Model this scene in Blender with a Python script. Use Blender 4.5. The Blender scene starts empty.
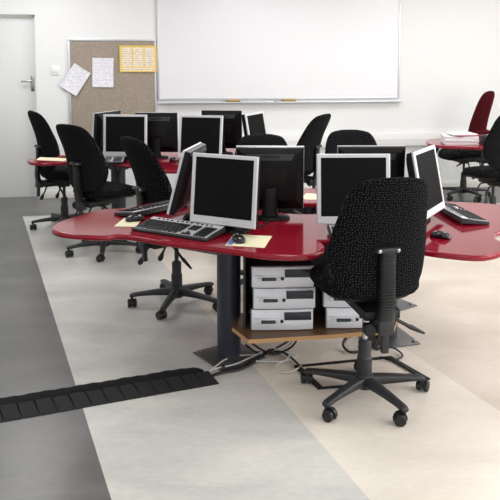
import bpy, bmesh, math, random
from mathutils import Vector, Matrix
random.seed(7)
PI = math.pi
sc = bpy.context.scene
COL = sc.collection

# ------------------------------------------------------------------ camera
F = 720.0                      # focal length in px of a 500 px frame
PITCH = math.radians(5.0)
H = 1.63
HORIZON = 55.0
PY = HORIZON + F * math.tan(PITCH)
cam_d = bpy.data.cameras.new('camera')
cam = bpy.data.objects.new('camera', cam_d)
COL.objects.link(cam)
cam_d.sensor_width = 36.0
cam_d.lens = 36.0 * F / 500.0
cam_d.shift_y = (PY - 250.0) / 500.0
cam_d.clip_end = 60
cam.location = (0, 0, H)
cam.rotation_euler = (PI / 2 - PITCH, 0, 0)
sc.camera = cam

def ray(px, py):
    d = Vector((px - 250.0, -(py - PY), -F))
    return Matrix.Rotation(PI / 2 - PITCH, 3, 'X') @ d

def at(px, py, z=0.0):
    """the world point at height z that the photograph shows at this pixel"""
    d = ray(px, py)
    t = (z - H) / d.z
    return Vector((d.x * t, d.y * t, z))

# --------------------------------------------------------------- materials
def new_mat(name):
    m = bpy.data.materials.new(name)
    m.use_nodes = True
    return m, m.node_tree.nodes, m.node_tree.links, m.node_tree.nodes['Principled BSDF']

def lin(c):
    return tuple(((v / 255 / 12.92) if v / 255 <= 0.04045 else ((v / 255 + 0.055) / 1.055) ** 2.4) for v in c) + (1,)

def mat(name, rgb, rough=0.5, metal=0.0, spec=0.5, var=0.0, scale=30.0, bump=0.0, coat=0.0, coat_rough=0.03):
    """plain procedural material: noise-driven colour and bump variation"""
    m, N, L, b = new_mat(name)
    b.inputs['Base Color'].default_value = lin(rgb)
    b.inputs['Roughness'].default_value = rough
    b.inputs['Metallic'].default_value = metal
    b.inputs['Specular IOR Level'].default_value = spec
    b.inputs['Coat Weight'].default_value = coat
    b.inputs['Coat Roughness'].default_value = coat_rough
    if var or bump:
        tc = N.new('ShaderNodeTexCoord'); nz = N.new('ShaderNodeTexNoise')
        nz.inputs['Scale'].default_value = scale; nz.inputs['Detail'].default_value = 5
        L.new(tc.outputs['Object'], nz.inputs['Vector'])
        if var:
            mx = N.new('ShaderNodeMix'); mx.data_type = 'RGBA'
            c = lin(rgb)
            mx.inputs[6].default_value = tuple(v * (1 - var) for v in c[:3]) + (1,)
            mx.inputs[7].default_value = tuple(min(1, v * (1 + var)) for v in c[:3]) + (1,)
            L.new(nz.outputs['Fac'], mx.inputs[0]); L.new(mx.outputs[2], b.inputs['Base Color'])
        if bump:
            bp = N.new('ShaderNodeBump'); bp.inputs['Strength'].default_value = bump
            bp.inputs['Distance'].default_value = 0.002
            L.new(nz.outputs['Fac'], bp.inputs['Height']); L.new(bp.outputs['Normal'], b.inputs['Normal'])
    return m

def fabric_dots(name, rgb, dot, swap):
    """black upholstery woven with small pale dots"""
    m, N, L, b = new_mat(name)
    tc = N.new('ShaderNodeTexCoord'); sp = N.new('ShaderNodeSeparateXYZ'); cb = N.new('ShaderNodeCombineXYZ')
    L.new(tc.outputs['Object'], sp.inputs[0])
    L.new(sp.outputs['X'], cb.inputs[0]); L.new(sp.outputs['Z' if swap else 'Y'], cb.inputs[1])
    vo = N.new('ShaderNodeTexVoronoi'); vo.voronoi_dimensions = '2D'
    vo.inputs['Scale'].default_value = 84; vo.inputs['Randomness'].default_value = 0.6
    L.new(cb.outputs[0] if swap else tc.outputs['Object'], vo.inputs['Vector'])
    if not swap: vo.voronoi_dimensions = '3D'
    lt = N.new('ShaderNodeMath'); lt.operation = 'LESS_THAN'; lt.inputs[1].default_value = 0.125 if swap else 0.2
    L.new(vo.outputs['Distance'], lt.inputs[0])
    mx = N.new('ShaderNodeMix'); mx.data_type = 'RGBA'
    mx.inputs[6].default_value = lin(rgb); mx.inputs[7].default_value = lin(dot)
    L.new(lt.outputs[0], mx.inputs[0]); L.new(mx.outputs[2], b.inputs['Base Color'])
    nz = N.new('ShaderNodeTexNoise'); nz.inputs['Scale'].default_value = 700
    L.new(tc.outputs['Object'], nz.inputs['Vector'])
    bp = N.new('ShaderNodeBump'); bp.inputs['Strength'].default_value = 0.25; bp.inputs['Distance'].default_value = 0.001
    L.new(nz.outputs['Fac'], bp.inputs['Height']); L.new(bp.outputs['Normal'], b.inputs['Normal'])
    b.inputs['Roughness'].default_value = 0.95
    b.inputs['Specular IOR Level'].default_value = 0.1
    return m

def vinyl(name, rgb, rgb2, rough=0.32):
    """marbled sheet vinyl"""
    m, N, L, b = new_mat(name)
    tc = N.new('ShaderNodeTexCoord'); mp = N.new('ShaderNodeMapping')
    mp.inputs['Scale'].default_value = (1.0, 2.2, 1.0); mp.inputs['Rotation'].default_value = (0, 0, 0.15)
    L.new(tc.outputs['Object'], mp.inputs[0])
    n1 = N.new('ShaderNodeTexNoise'); n1.inputs['Scale'].default_value = 1.6; n1.inputs['Detail'].default_value = 6
    n1.inputs['Distortion'].default_value = 0.6
    n2 = N.new('ShaderNodeTexNoise'); n2.inputs['Scale'].default_value = 22; n2.inputs['Detail'].default_value = 8
    L.new(mp.outputs[0], n1.inputs['Vector']); L.new(mp.outputs[0], n2.inputs['Vector'])
    ad = N.new('ShaderNodeMath'); ad.operation = 'MULTIPLY_ADD'; ad.inputs[1].default_value = 0.4
    L.new(n2.outputs['Fac'], ad.inputs[0]); L.new(n1.outputs['Fac'], ad.inputs[2])
    rp = N.new('ShaderNodeValToRGB')
    rp.color_ramp.elements[0].position = 0.45; rp.color_ramp.elements[0].color = lin(rgb)
    rp.color_ramp.elements[1].position = 0.95; rp.color_ramp.elements[1].color = lin(rgb2)
    L.new(ad.outputs[0], rp.inputs[0]); L.new(rp.outputs[0], b.inputs['Base Color'])
    b.inputs['Roughness'].default_value = rough
    bp = N.new('ShaderNodeBump'); bp.inputs['Strength'].default_value = 0.08; bp.inputs['Distance'].default_value = 0.002
    L.new(n2.outputs['Fac'], bp.inputs['Height']); L.new(bp.outputs['Normal'], b.inputs['Normal'])
    return m

def wood(name, a, c):
    m, N, L, b = new_mat(name)
    tc = N.new('ShaderNodeTexCoord'); mp = N.new('ShaderNodeMapping')
    mp.inputs['Scale'].default_value = (2, 30, 30)
    nz = N.new('ShaderNodeTexNoise'); nz.inputs['Scale'].default_value = 3; nz.inputs['Detail'].default_value = 6
    rp = N.new('ShaderNodeValToRGB')
    rp.color_ramp.elements[0].position = 0.3; rp.color_ramp.elements[0].color = lin(a)
    rp.color_ramp.elements[1].position = 0.75; rp.color_ramp.elements[1].color = lin(c)
    L.new(tc.outputs['Object'], mp.inputs[0]); L.new(mp.outputs[0], nz.inputs['Vector'])
    L.new(nz.outputs['Fac'], rp.inputs[0]); L.new(rp.outputs[0], b.inputs['Base Color'])
    b.inputs['Roughness'].default_value = 0.4
    return m

def printed(name, base, ink, rows, amount):
    """paper with rows of unreadable grey print"""
    m, N, L, b = new_mat(name)
    tc = N.new('ShaderNodeTexCoord'); sp = N.new('ShaderNodeSeparateXYZ'); L.new(tc.outputs['Object'], sp.inputs[0])
    mu = N.new('ShaderNodeMath'); mu.operation = 'MULTIPLY'; mu.inputs[1].default_value = rows
    L.new(sp.outputs['Z'], mu.inputs[0])
    fr = N.new('ShaderNodeMath'); fr.operation = 'FRACT'; L.new(mu.outputs[0], fr.inputs[0])
    lt = N.new('ShaderNodeMath'); lt.operation = 'LESS_THAN'; lt.inputs[1].default_value = 0.45; L.new(fr.outputs[0], lt.inputs[0])
    nz = N.new('ShaderNodeTexNoise'); nz.inputs['Scale'].default_value = 60; L.new(tc.outputs['Object'], nz.inputs['Vector'])
    gt = N.new('ShaderNodeMath'); gt.operation = 'GREATER_THAN'; gt.inputs[1].default_value = 0.47; L.new(nz.outputs['Fac'], gt.inputs[0])
    m1 = N.new('ShaderNodeMath'); m1.operation = 'MULTIPLY'; L.new(lt.outputs[0], m1.inputs[0]); L.new(gt.outputs[0], m1.inputs[1])
    m2 = N.new('ShaderNodeMath'); m2.operation = 'MULTIPLY'; m2.inputs[1].default_value = amount; L.new(m1.outputs[0], m2.inputs[0])
    mx = N.new('ShaderNodeMix'); mx.data_type = 'RGBA'
    mx.inputs[6].default_value = lin(base); mx.inputs[7].default_value = lin(ink)
    L.new(m2.outputs[0], mx.inputs[0]); L.new(mx.outputs[2], b.inputs['Base Color'])
    b.inputs['Roughness'].default_value = 0.7
    return m

M = {}
M['wall'] = mat('white wall paint', (232, 233, 232), 0.85, spec=0.2, var=0.02, scale=4, bump=0.05)
M['ceiling'] = mat('ceiling paint', (240, 240, 238), 0.9, spec=0.2, var=0.01, scale=4)
M['skirt'] = mat('skirting gloss', (232, 230, 222), 0.4, var=0.01, scale=10)
M['door'] = mat('door paint', (222, 223, 222), 0.5, var=0.02, scale=3)
M['trunk'] = mat('white trunking plastic', (236, 236, 236), 0.45, var=0.01, scale=10)
M['chrome'] = mat('brushed chrome', (170, 170, 172), 0.25, 1.0, var=0.05, scale=60)
M['alu'] = mat('satin aluminium trim', (205, 207, 212), 0.4, 0.5, var=0.03, scale=40)
M['board'] = mat('whiteboard enamel', (226, 227, 230), 0.3, var=0.01, scale=2)
M['pin'] = mat('pinboard hessian', (158, 147, 134), 0.95, spec=0.1, var=0.35, scale=55, bump=0.6)
M['red'] = mat('red laminate', (138, 18, 38), 0.09, spec=0.4, var=0.04, scale=6)
M['redfab'] = fabric_dots('red upholstery', (70, 12, 19), (76, 15, 22), True)
M['fabric'] = fabric_dots('black dotted back upholstery', (12, 12, 13), (88, 88, 94), True)
M['fabric_seat'] = fabric_dots('black dotted seat upholstery', (12, 12, 13), (88, 88, 94), False)
M['black'] = mat('black moulded plastic', (17, 17, 18), 0.5, spec=0.35, var=0.12, scale=90, bump=0.15)
M['base'] = mat('charcoal nylon', (36, 37, 41), 0.5, var=0.1, scale=90, bump=0.15)
M['rubber'] = mat('black caster rubber', (18, 18, 19), 0.5, var=0.1, scale=60)
M['bezel'] = mat('silver bezel plastic', (214, 215, 219), 0.35, 0.15, var=0.02, scale=80)
M['mback'] = mat('black monitor plastic', (13, 13, 15), 0.36, spec=0.25, var=0.1, scale=60)
M['mpanel'] = mat('dark grey monitor panel', (50, 52, 58), 0.35, var=0.05, scale=60)
M['screen'] = mat('switched off screen', (26, 26, 26), 0.5, spec=0.02, var=0.03, scale=20)
M['keydark'] = mat('dark key plastic', (30, 31, 34), 0.35, var=0.08, scale=80)
M['deck'] = mat('silver keyboard deck', (205, 206, 208), 0.4, 0.1, var=0.03, scale=50)
M['glossblack'] = mat('glossy mouse plastic', (20, 20, 23), 0.15, var=0.05, scale=30)
M['metal'] = mat('charcoal powder coat', (54, 57, 68), 0.4, 0.2, var=0.05, scale=120, bump=0.1)
M['plate'] = mat('grey steel plate', (92, 93, 94), 0.35, 0.5, var=0.1, scale=20)
M['tray'] = mat('grey steel tray', (112, 114, 120), 0.4, 0.4, var=0.05, scale=20)
M['wood'] = wood('brown wood shelf top', (84, 58, 40), (120, 86, 58))
M['woodedge'] = mat('pale ply edge', (178, 138, 92), 0.5, var=0.1, scale=60)
M['pcs'] = mat('silver computer fascia', (230, 231, 237), 0.35, 0.1, var=0.03, scale=40)
M['pcd'] = mat('dark computer case', (44, 44, 46), 0.5, 0.2, var=0.08, scale=30)
M['bay'] = mat('dark drive bay', (34, 35, 44), 0.3, var=0.08, scale=30)
M['ramp'] = mat('black rubber ramp', (34, 34, 35), 0.75, spec=0.3, var=0.2, scale=50, bump=0.4)
M['rampcover'] = mat('worn black channel cover', (24, 24, 25), 0.85, spec=0.2, var=0.3, scale=35, bump=0.5)
M['bayside'] = mat('dark laminate panel', (34, 33, 30), 0.5, var=0.25, scale=12)
M['cream'] = mat('cream paper', (240, 234, 200), 0.7, var=0.02, scale=20)
M['white'] = mat('white paper', (240, 239, 242), 0.7, var=0.02, scale=20)
M['blue'] = mat('blue printed strip', (110, 132, 190), 0.6, var=0.1, scale=60)
M['print'] = printed('printed sheet', (236, 236, 242), (150, 150, 165), 62, 0.55)
M['yellow'] = mat('yellow poster card', (228, 196, 92), 0.6, var=0.05, scale=30)
M['poster'] = printed('poster print', (236, 224, 200), (170, 150, 130), 40, 0.6)
M['redfolder'] = mat('red card folder', (140, 30, 40), 0.6, var=0.05, scale=30)
M['binder'] = mat('dark binder cover', (46, 40, 66), 0.5, var=0.1, scale=30)
M['brass'] = mat('yellow wooden eraser back', (176, 138, 58), 0.5, var=0.15, scale=60)
M['felt'] = mat('grey eraser felt', (90, 90, 92), 0.95, var=0.1, scale=60)
M['cableb'] = mat('black cable sheath', (18, 18, 19), 0.45, var=0.1, scale=60)
M['cablew'] = mat('white cable sheath', (205, 205, 202), 0.45, var=0.04, scale=60)
M['socket'] = mat('switch plastic', (238, 238, 234), 0.35, var=0.01, scale=30)
M['green'] = mat('green indicator', (58, 84, 66), 0.4, var=0.05, scale=60)
M['v_dark'] = vinyl('dark grey vinyl', (88, 88, 88), (112, 111, 109))
M['v_light'] = vinyl('pale grey vinyl', (184, 185, 183), (220, 218, 211))
M['v_beige'] = vinyl('beige vinyl', (218, 210, 199), (238, 231, 220))
M['v_cream'] = vinyl('cream vinyl', (202, 191, 177), (222, 213, 201))

# ------------------------------------------------------------ mesh helpers
class MB:
    def __init__(s):
        s.bm = bmesh.new(); s.mi = 0; s.flat = False
    def _tag(s, faces):
        for f in faces: f.material_index = s.mi
    def box(s, x0, x1, y0, y1, z0, z1, bev=0.0, seg=2, mx=None):
        r = bmesh.ops.create_cube(s.bm, size=1.0)
        vs = r['verts']
        for v in vs:
            v.co = Vector(((x0 + x1) / 2 + v.co.x * (x1 - x0), (y0 + y1) / 2 + v.co.y * (y1 - y0), (z0 + z1) / 2 + v.co.z * (z1 - z0)))
        fs = {f for v in vs for f in v.link_faces}
        s._tag(fs)
        if bev > 0:
            es = list({e for v in vs for e in v.link_edges})
            r = bmesh.ops.bevel(s.bm, geom=es, offset=bev, segments=seg, affect='EDGES', profile=0.5)
            s._tag(r['faces'])
            vs = list({v for v in r['verts']} | {v for v in vs if v.is_valid})
        if mx is not None:
            bmesh.ops.transform(s.bm, matrix=mx, verts=[v for v in vs if v.is_valid])
        return s
    def rings(s, rings, cap0=True, cap1=True, closed=False):
        """loft through a list of equal-length closed rings"""
        R = [[s.bm.verts.new(p) for p in r] for r in rings]
        n = len(R[0]); fs = []
        m = len(R)
        for i in range(m if closed else m - 1):
            a, b = R[i], R[(i + 1) % m]
            for j in range(n):
                k = (j + 1) % n
                fs.append(s.bm.faces.new((a[j], a[k], b[k], b[j])))
        if not closed:
            if cap0: fs.append(s.bm.faces.new(list(reversed(R[0]))))
            if cap1: fs.append(s.bm.faces.new(R[-1]))
        s._tag(fs)
        return s
    def lathe(s, prof, n=24, mx=None):
        """profile of (radius, z) round the z axis"""
        mx = mx or Matrix()
        s.rings([[mx @ Vector((r * math.cos(2 * PI * j / n), r * math.sin(2 * PI * j / n), z)) for j in range(n)] for r, z in prof])
        return s
    def tube(s, pts, rad, n=8):
        pts = [Vector(p) for p in pts]
        rr = rad if isinstance(rad, (list, tuple)) else [rad] * len(pts)
        rings = []
        up = Vector((0, 0, 1))
        t0 = (pts[1] - pts[0]).normalized()
        if abs(t0.dot(up)) > 0.95: up = Vector((0, 1, 0))
        a = t0.cross(up).normalized()
        for i, p in enumerate(pts):
            t = (pts[min(i + 1, len(pts) - 1)] - pts[max(i - 1, 0)]).normalized()
            a = (a - t * a.dot(t)).normalized()
            b = t.cross(a)
            rings.append([p + (a * math.cos(2 * PI * j / n) + b * math.sin(2 * PI * j / n)) * rr[i] for j in range(n)])
        return s.rings(rings)
    def prism(s, pts, z0, z1, bev=0.0):
        """extruded plan outline (list of (x, y)), optionally with eased edges"""
        pts = [Vector((p[0], p[1])) for p in pts]
        if bev <= 0:
            return s.rings([[(p.x, p.y, z0) for p in pts], [(p.x, p.y, z1) for p in pts]])
        ins = []
        n = len(pts)
        area = sum(pts[i].x * pts[(i + 1) % n].y - pts[(i + 1) % n].x * pts[i].y for i in range(n))
        sg = 1 if area > 0 else -1
        for i in range(n):
            d = (pts[(i + 1) % n] - pts[i - 1]).normalized()
            ins.append(Vector((-d.y, d.x)) * sg)
        def rg(o, z): return [(p.x + q.x * o, p.y + q.y * o, z) for p, q in zip(pts, ins)]
        s.rings([rg(bev, z0), rg(bev * .3, z0 + bev * .3), rg(0, z0 + bev), rg(0, z1 - bev), rg(bev * .3, z1 - bev * .3), rg(bev, z1)])
        s.flat = True
        return s
    def build(s, name, mats, parent=None, smooth=True, angle=35):
        bmesh.ops.recalc_face_normals(s.bm, faces=s.bm.faces[:])
        me = bpy.data.meshes.new(name)
        s.bm.to_mesh(me); s.bm.free()
        for m in (mats if isinstance(mats, (list, tuple)) else [mats]): me.materials.append(m)
        if smooth:
            me.shade_smooth(); me.set_sharp_from_angle(angle=math.radians(angle))
            if s.flat:
                for p in me.polygons:
                    if len(p.vertices) > 8: p.use_smooth = False
        o = bpy.data.objects.new(name, me)
        COL.objects.link(o)
        if parent is not None: o.parent = parent
        return o

def empty(name, loc=(0, 0, 0), rz=0.0):
    o = bpy.data.objects.new(name, None)
    o.empty_display_size = 0.1
    COL.objects.link(o); o.location = loc; o.rotation_euler = (0, 0, rz)
    return o

def tag(o, label, cat, group=None):
    o['label'] = label; o['category'] = cat
    if group: o['group'] = group
    elif 'group' in o: del o['group']
    return o

def structure(o):
    o['kind'] = 'structure'; return o

def copy_tree(o, parent=None):
    c = o.copy(); COL.objects.link(c)
    if parent is not None: c.parent = parent
    for ch in list(o.children): copy_tree(ch, c)
    return c

def catmull(pts, per=6, closed=True):
    out = []; n = len(pts)
    for i in range(n if closed else n - 1):
        if closed: p0, p1, p2, p3 = (pts[(i + k) % n] for k in (-1, 0, 1, 2))
        else: p0, p1, p2, p3 = pts[max(i - 1, 0)], pts[i], pts[i + 1], pts[min(i + 2, n - 1)]
        for k in range(per):
            t = k / per
            out.append(0.5 * ((2 * p1) + (p2 - p0) * t + (2 * p0 - 5 * p1 + 4 * p2 - p3) * t * t + (3 * p1 - p0 - 3 * p2 + p3) * t ** 3))
    if not closed: out.append(pts[-1])
    return out

def yaw_to(fx, fy):
    """rotation that turns local +Y towards (fx, fy)"""
    return math.atan2(-fx, fy)

# ================================================================ SETTING
XL, XR, YB = -4.0, 4.6, -2.5
CEIL = 2.75
# floor, split into sheets of differently coloured vinyl
fl = bmesh.new()
vs = [fl.verts.new(p) for p in ((XL - .2, YB, 0), (XR + .2, YB, 0), (XR + .2, 10.5, 0), (XL - .2, 10.5, 0))]
fl.faces.new(vs)
L1 = (at(23.1, 217.7), at(91.8, 437)); L2 = (at(160, 259), at(316, 438)); L3 = (at(420, 358.4), at(498.4, 410.4))
L4 = (at(22.4, 216.3), at(54, 215.4))
for a, b in (L1, L2, L3, L4):
    d = (b - a).normalized()
    bmesh.ops.bisect_plane(fl, geom=fl.verts[:] + fl.edges[:] + fl.faces[:], plane_co=a, plane_no=Vector((-d.y, d.x, 0)))
def side(p, ln):
    a, b = ln; d = b - a
    return d.x * (p.y - a.y) - d.y * (p.x - a.x)
for f in fl.faces:
    c = f.calc_center_median()
    right1 = side(c, L1) > 0; right2 = side(c, L2) > 0; right3 = side(c, L3) > 0   # lines run towards the camera
    beyond = side(c, L4) > 0
    if beyond: f.material_index = 0
    elif not right1: f.material_index = 0
    elif not right2: f.material_index = 1
    elif not right3: f.material_index = 2
    else: f.material_index = 3
me = bpy.data.meshes.new('floor'); fl.to_mesh(me); fl.free()
for k in ('v_dark', 'v_light', 'v_beige', 'v_cream'): me.materials.append(M[k])
floor = bpy.data.objects.new('floor', me); COL.objects.link(floor); structure(floor)

# back wall frame of reference: s along the wall, z up, local -y into the room
W0 = at(0, 199.5); W1 = at(500, 186.5)
WD = (W1 - W0).normalized(); WA = math.atan2(WD.y, WD.x)
WN = Vector((-WD.y, WD.x, 0))
def wall(px, py):
    d = ray(px, py); o = Vector((0, 0, H))
    t = (W0 - o).dot(WN) / d.dot(WN)
    p = o + d * t
    return ((p - W0).dot(WD), p.z)
def on_wall(o):
    o.location = (W0.x, W0.y, 0); o.rotation_euler = (0, 0, WA); return o
S_L = -1.3; S_R = 7.6
sd = wall(38, 150)[0]                    # right edge of the doorway
DW, DH = 0.92, 2.08
w = MB()
w.box(sd, S_R, 0, .16, 0, CEIL); w.box(sd - DW, sd, 0, .16, DH, CEIL); w.box(S_L, sd - DW, 0, .16, 0, CEIL)
structure(on_wall(w.build('wall_back', M['wall'])))
# door leaf set back in its opening
dr = MB(); dr.box(sd - DW + .03, sd - .03, .09, .135, 0.008, DH - .03, .002)
door = structure(on_wall(dr.build('door_1', M['door'])))
fr = MB()
fr.box(sd - .03, sd, .07, .16, 0, DH); fr.box(sd - DW, sd - DW + .03, .07, .16, 0, DH); fr.box(sd - DW, sd, .07, .16, DH - .03, DH)
o = fr.build('door_frame', M['skirt'], door)
hs, hz = wall(31.5, 84)
hb = MB(); hb.box(hs - .022, hs + .022, .082, .091, hz - .085, hz + .085, .004)
hb.build('handle_plate', M['chrome'], door)
hb = MB(); hb.tube([(hs, .085, hz + .03), (hs, .035, hz + .03), (hs - .02, .03, hz + .03), (hs - .115, .032, hz + .028)], .010, 10)
hb.build('door_handle', M['chrome'], door)
sk = MB(); sk.box(sd, S_R, -.018, 0.001, 0, .085, .004)
structure(on_wall(sk.build('baseboard_back', M['skirt'])))
# dado trunking under the whiteboard
ts0, _ = wall(161, 140); _, tz1 = wall(400, 132.5); _, tz0 = wall(400, 145.5)
tk = MB(); tk.box(ts0, S_R, -.05, .001, tz0, tz1, .006); tk.box(ts0, S_R, -.054, -.045, (tz0 * .5 + tz1 * .5) - .003, (tz0 * .5 + tz1 * .5) + .006, .002)
structure(on_wall(tk.build('trim_1', M['trunk'])))
# side walls, ceiling
YE = 10.4
lw = MB(); lw.box(XL - .15, XL, YB, YE, 0, CEIL)
structure(lw.build('wall_left', M['wall']))
rw = MB()
WZ0, WZ1 = 0.95, 2.45
wins = [(-1.6, 0.6), (1.1, 3.3), (3.8, 6.0), (6.5, 8.3)]
y = YB
for a, b in wins:
    rw.box(XR, XR + .2, y, a, 0, CEIL); rw.box(XR, XR + .2, a, b, 0, WZ0); rw.box(XR, XR + .2, a, b, WZ1, CEIL); y = b
rw.box(XR, XR + .2, y, YE, 0, CEIL)
structure(rw.build('wall_right', M['wall']))
for i, (a, b) in enumerate(wins):
    wf = MB()
    for yy in (a, (a + b) / 2 - .025, b - .05): wf.box(XR + .08, XR + .13, yy, yy + .05, WZ0, WZ1, .004)
    for zz in (WZ0, WZ1 - .05): wf.box(XR + .08, XR + .13, a, b, zz, zz + .05, .004)
    wo = structure(wf.build('window_%d' % (i + 1), M['skirt']))
    sl = MB(); sl.box(XR - .12, XR + .08, a - .03, b + .03, WZ0 - .03, WZ0, .004); sl.build('window_sill', M['skirt'], wo)
cl = MB(); cl.box(XL - .15, XR + .2, YB, YE, CEIL, CEIL + .1)
structure(cl.build('ceiling', M['ceiling']))

# ================================================================ WALL ITEMS
def wall_thing(name, label, cat, s, z, dy=0.0, group=None):
    p = W0 + WD * s + WN * dy
    return tag(empty(name, (p.x, p.y, z), WA), label, cat, group)

# pinboard
ps0, pz0 = wall(70, 135); ps1, _ = wall(157, 135); _, pz1 = wall(110, 41)
pb = wall_thing('pinboard', 'brown hessian pinboard with pale frame on the back wall', 'pinboard', ps0, pz0)
b = MB(); b.box(0, ps1 - ps0, -.012, 0, 0, pz1 - pz0); b.build('panel', M['pin'], pb)
fw = .022
b = MB(); b.box(-.005, fw, -.02, 0, 0, pz1 - pz0, .003); b.box(ps1 - ps0 - fw, ps1 - ps0, -.02, 0, 0, pz1 - pz0, .003)
b.box(0, ps1 - ps0, -.02, 0, -fw, 0.004, .003); b.box(0, ps1 - ps0, -.02, 0, pz1 - pz0, pz1 - pz0 + fw, .003)
b.build('frame', M['alu'], pb)
def sheet(name, label, cx, cy, wid, hei, rot, m, dy, cat='paper'):
    """a slightly curling sheet pinned to the wall"""
    s, z = wall(cx, cy)
    o = wall_thing(name, label, cat, s, z, 0)
    bm = MB(); nx, nz = 6, 8
    def P(i, j, off):
        x = (i / nx - .5) * wid; zz = (j / nz - .5) * hei
        lift = .012 * max(0, (.5 - j / nz)) ** 2 * 4 + .006 * (i / nx) ** 2
        return Vector((x * math.cos(rot) - zz * math.sin(rot), -dy - lift - off, x * math.sin(rot) + zz * math.cos(rot)))
    for off in (0, .0012):
        pass
    front = [[bm.bm.verts.new(P(i, j, .0012)) for i in range(nx + 1)] for j in range(nz + 1)]
    back = [[bm.bm.verts.new(P(i, j, 0)) for i in range(nx + 1)] for j in range(nz + 1)]
    for j in range(nz):
        for i in range(nx):
            bm.bm.faces.new((front[j][i], front[j][i + 1], front[j + 1][i + 1], front[j + 1][i]))
            bm.bm.faces.new((back[j][i], back[j + 1][i], back[j + 1][i + 1], back[j][i + 1]))
    loop = [(0, i) for i in range(nx)] + [(j, nx) for j in range(nz)] + [(nz, i) for i in range(nx, 0, -1)] + [(j, 0) for j in range(nz, 0, -1)]
    for k in range(len(loop)):
        a, c = loop[k], loop[(k + 1) % len(loop)]
        bm.bm.faces.new((front[a[0]][a[1]], back[a[0]][a[1]], back[c[0]][c[1]], front[c[0]][c[1]]))
    bm.build('sheet', m, o)
    pn = MB(); pz = hei * .46
    pn.lathe([(.004, 0), (.005, .004), (.003, .008)], 10, Matrix.Translation(Vector((-pz * math.sin(rot), -dy - .002, pz * math.cos(rot)))) @ Matrix.Rotation(PI / 2, 4, 'X'))
    pn.build('pin', M['redfolder'], o)
    return o
sheet('notice_sheet', 'white printed sheet hanging crooked over the left edge of the pinboard', 75.5, 79.5, .215, .305, math.radians(-33), M['print'], .024)
sheet('notice_sheet', 'white printed sheet pinned straight at the middle of the pinboard', 103, 72.5, .235, .33, math.radians(-1), M['print'], .014)
ys, yz = wall(138.5, 72); yw = wall(157, 72)[0] - wall(120, 72)[0]
yo = wall_thing('poster', 'yellow bordered poster at the top right of the pinboard', 'poster', ys, yz)
b = MB(); b.box(-yw / 2, yw / 2, -.0295, -.0215, 0, .30); b.build('border', M['yellow'], yo)
for k in range(3):
    b = MB(); x0 = -yw / 2 + .024 + k * (yw - .036) / 3; b.box(x0, x0 + (yw - .036) / 3 - .012, -.0305, -.029, .062, .28); b.build('panel', M['poster'], yo)
b = MB(); b.box(-yw / 2 + .022, yw / 2 - .022, -.0305, -.029, .014, .05); b.build('caption_strip', M['poster'], yo)

# whiteboard
bs0, bz0 = wall(158.5, 99); bs1, _ = wall(398, 99)
wb = wall_thing('whiteboard', 'long whiteboard with a pen tray along its bottom edge', 'whiteboard', bs0, bz0)
bw = bs1 - bs0; bh = 1.28
b = MB(); b.box(0, bw, -.02, 0, 0, bh); b.build('panel', M['board'], wb)
b = MB()
for x0, x1, z0, z1 in ((-.012, .012, -.012, bh), (bw - .014, bw + .008, -.012, bh), (0, bw, -.016, .010), (0, bw, bh - .01, bh + .012)): b.box(x0, x1, -.026, 0, z0, z1, .003)
b.build('frame', M['alu'], wb)
tz = wall(280, 102.6)[1] - bz0
b = MB(); b.box(0, bw + .03, -.085, 0, tz, tz + .008, .002); b.box(0, bw + .03, -.085, -.079, tz, tz + .018, .002); b.build('pen_tray', M['alu'], wb)
for px, lab in ((233, 'yellow backed board eraser on the whiteboard tray, left one'), (288.5, 'yellow backed board eraser on the whiteboard tray, right one')):
    s, _ = wall(px, 100)
    e = wall_thing('board_eraser', lab, 'eraser', s, bz0 + tz + .008, -.05, 'erasers on the whiteboard tray')
    b = MB(); b.box(-.075, .075, -.022, .022, 0, .014, .003); b.build('felt_pad', M['felt'], e)
    b = MB(); b.box(-.078, .078, -.024, .024, .014, .034, .005); b.build('handle', M['brass'], e)
s, _ = wall(270.5, 100)
e = wall_thing('marker_pen', 'dark marker pen lying on the whiteboard tray between the erasers', 'pen', s, bz0 + tz + .016, -.05)
b = MB(); b.tube([(-.06, 0, 0), (.035, 0, 0)], .0078, 10); b.build('barrel', M['white'], e)
b = MB(); b.tube([(.03, 0, 0), (.065, 0, 0)], .0079, 10); b.build('cap', M['binder'], e)

# light switch
s, z = wall(55.3, 70.5)
e = wall_thing('light_switch', 'white double light switch on the wall between door and pinboard', 'switch', s, z)
b = MB(); b.box(-.05, .05, -.012, 0, -.05, .05, .006); b.build('switch_plate', M['socket'], e)
for x in (-.018, .018):
    b = MB(); b.box(x - .013, x + .013, -.018, -.011, -.022, .022, .003); b.build('rocker', M['socket'], e)

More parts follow.
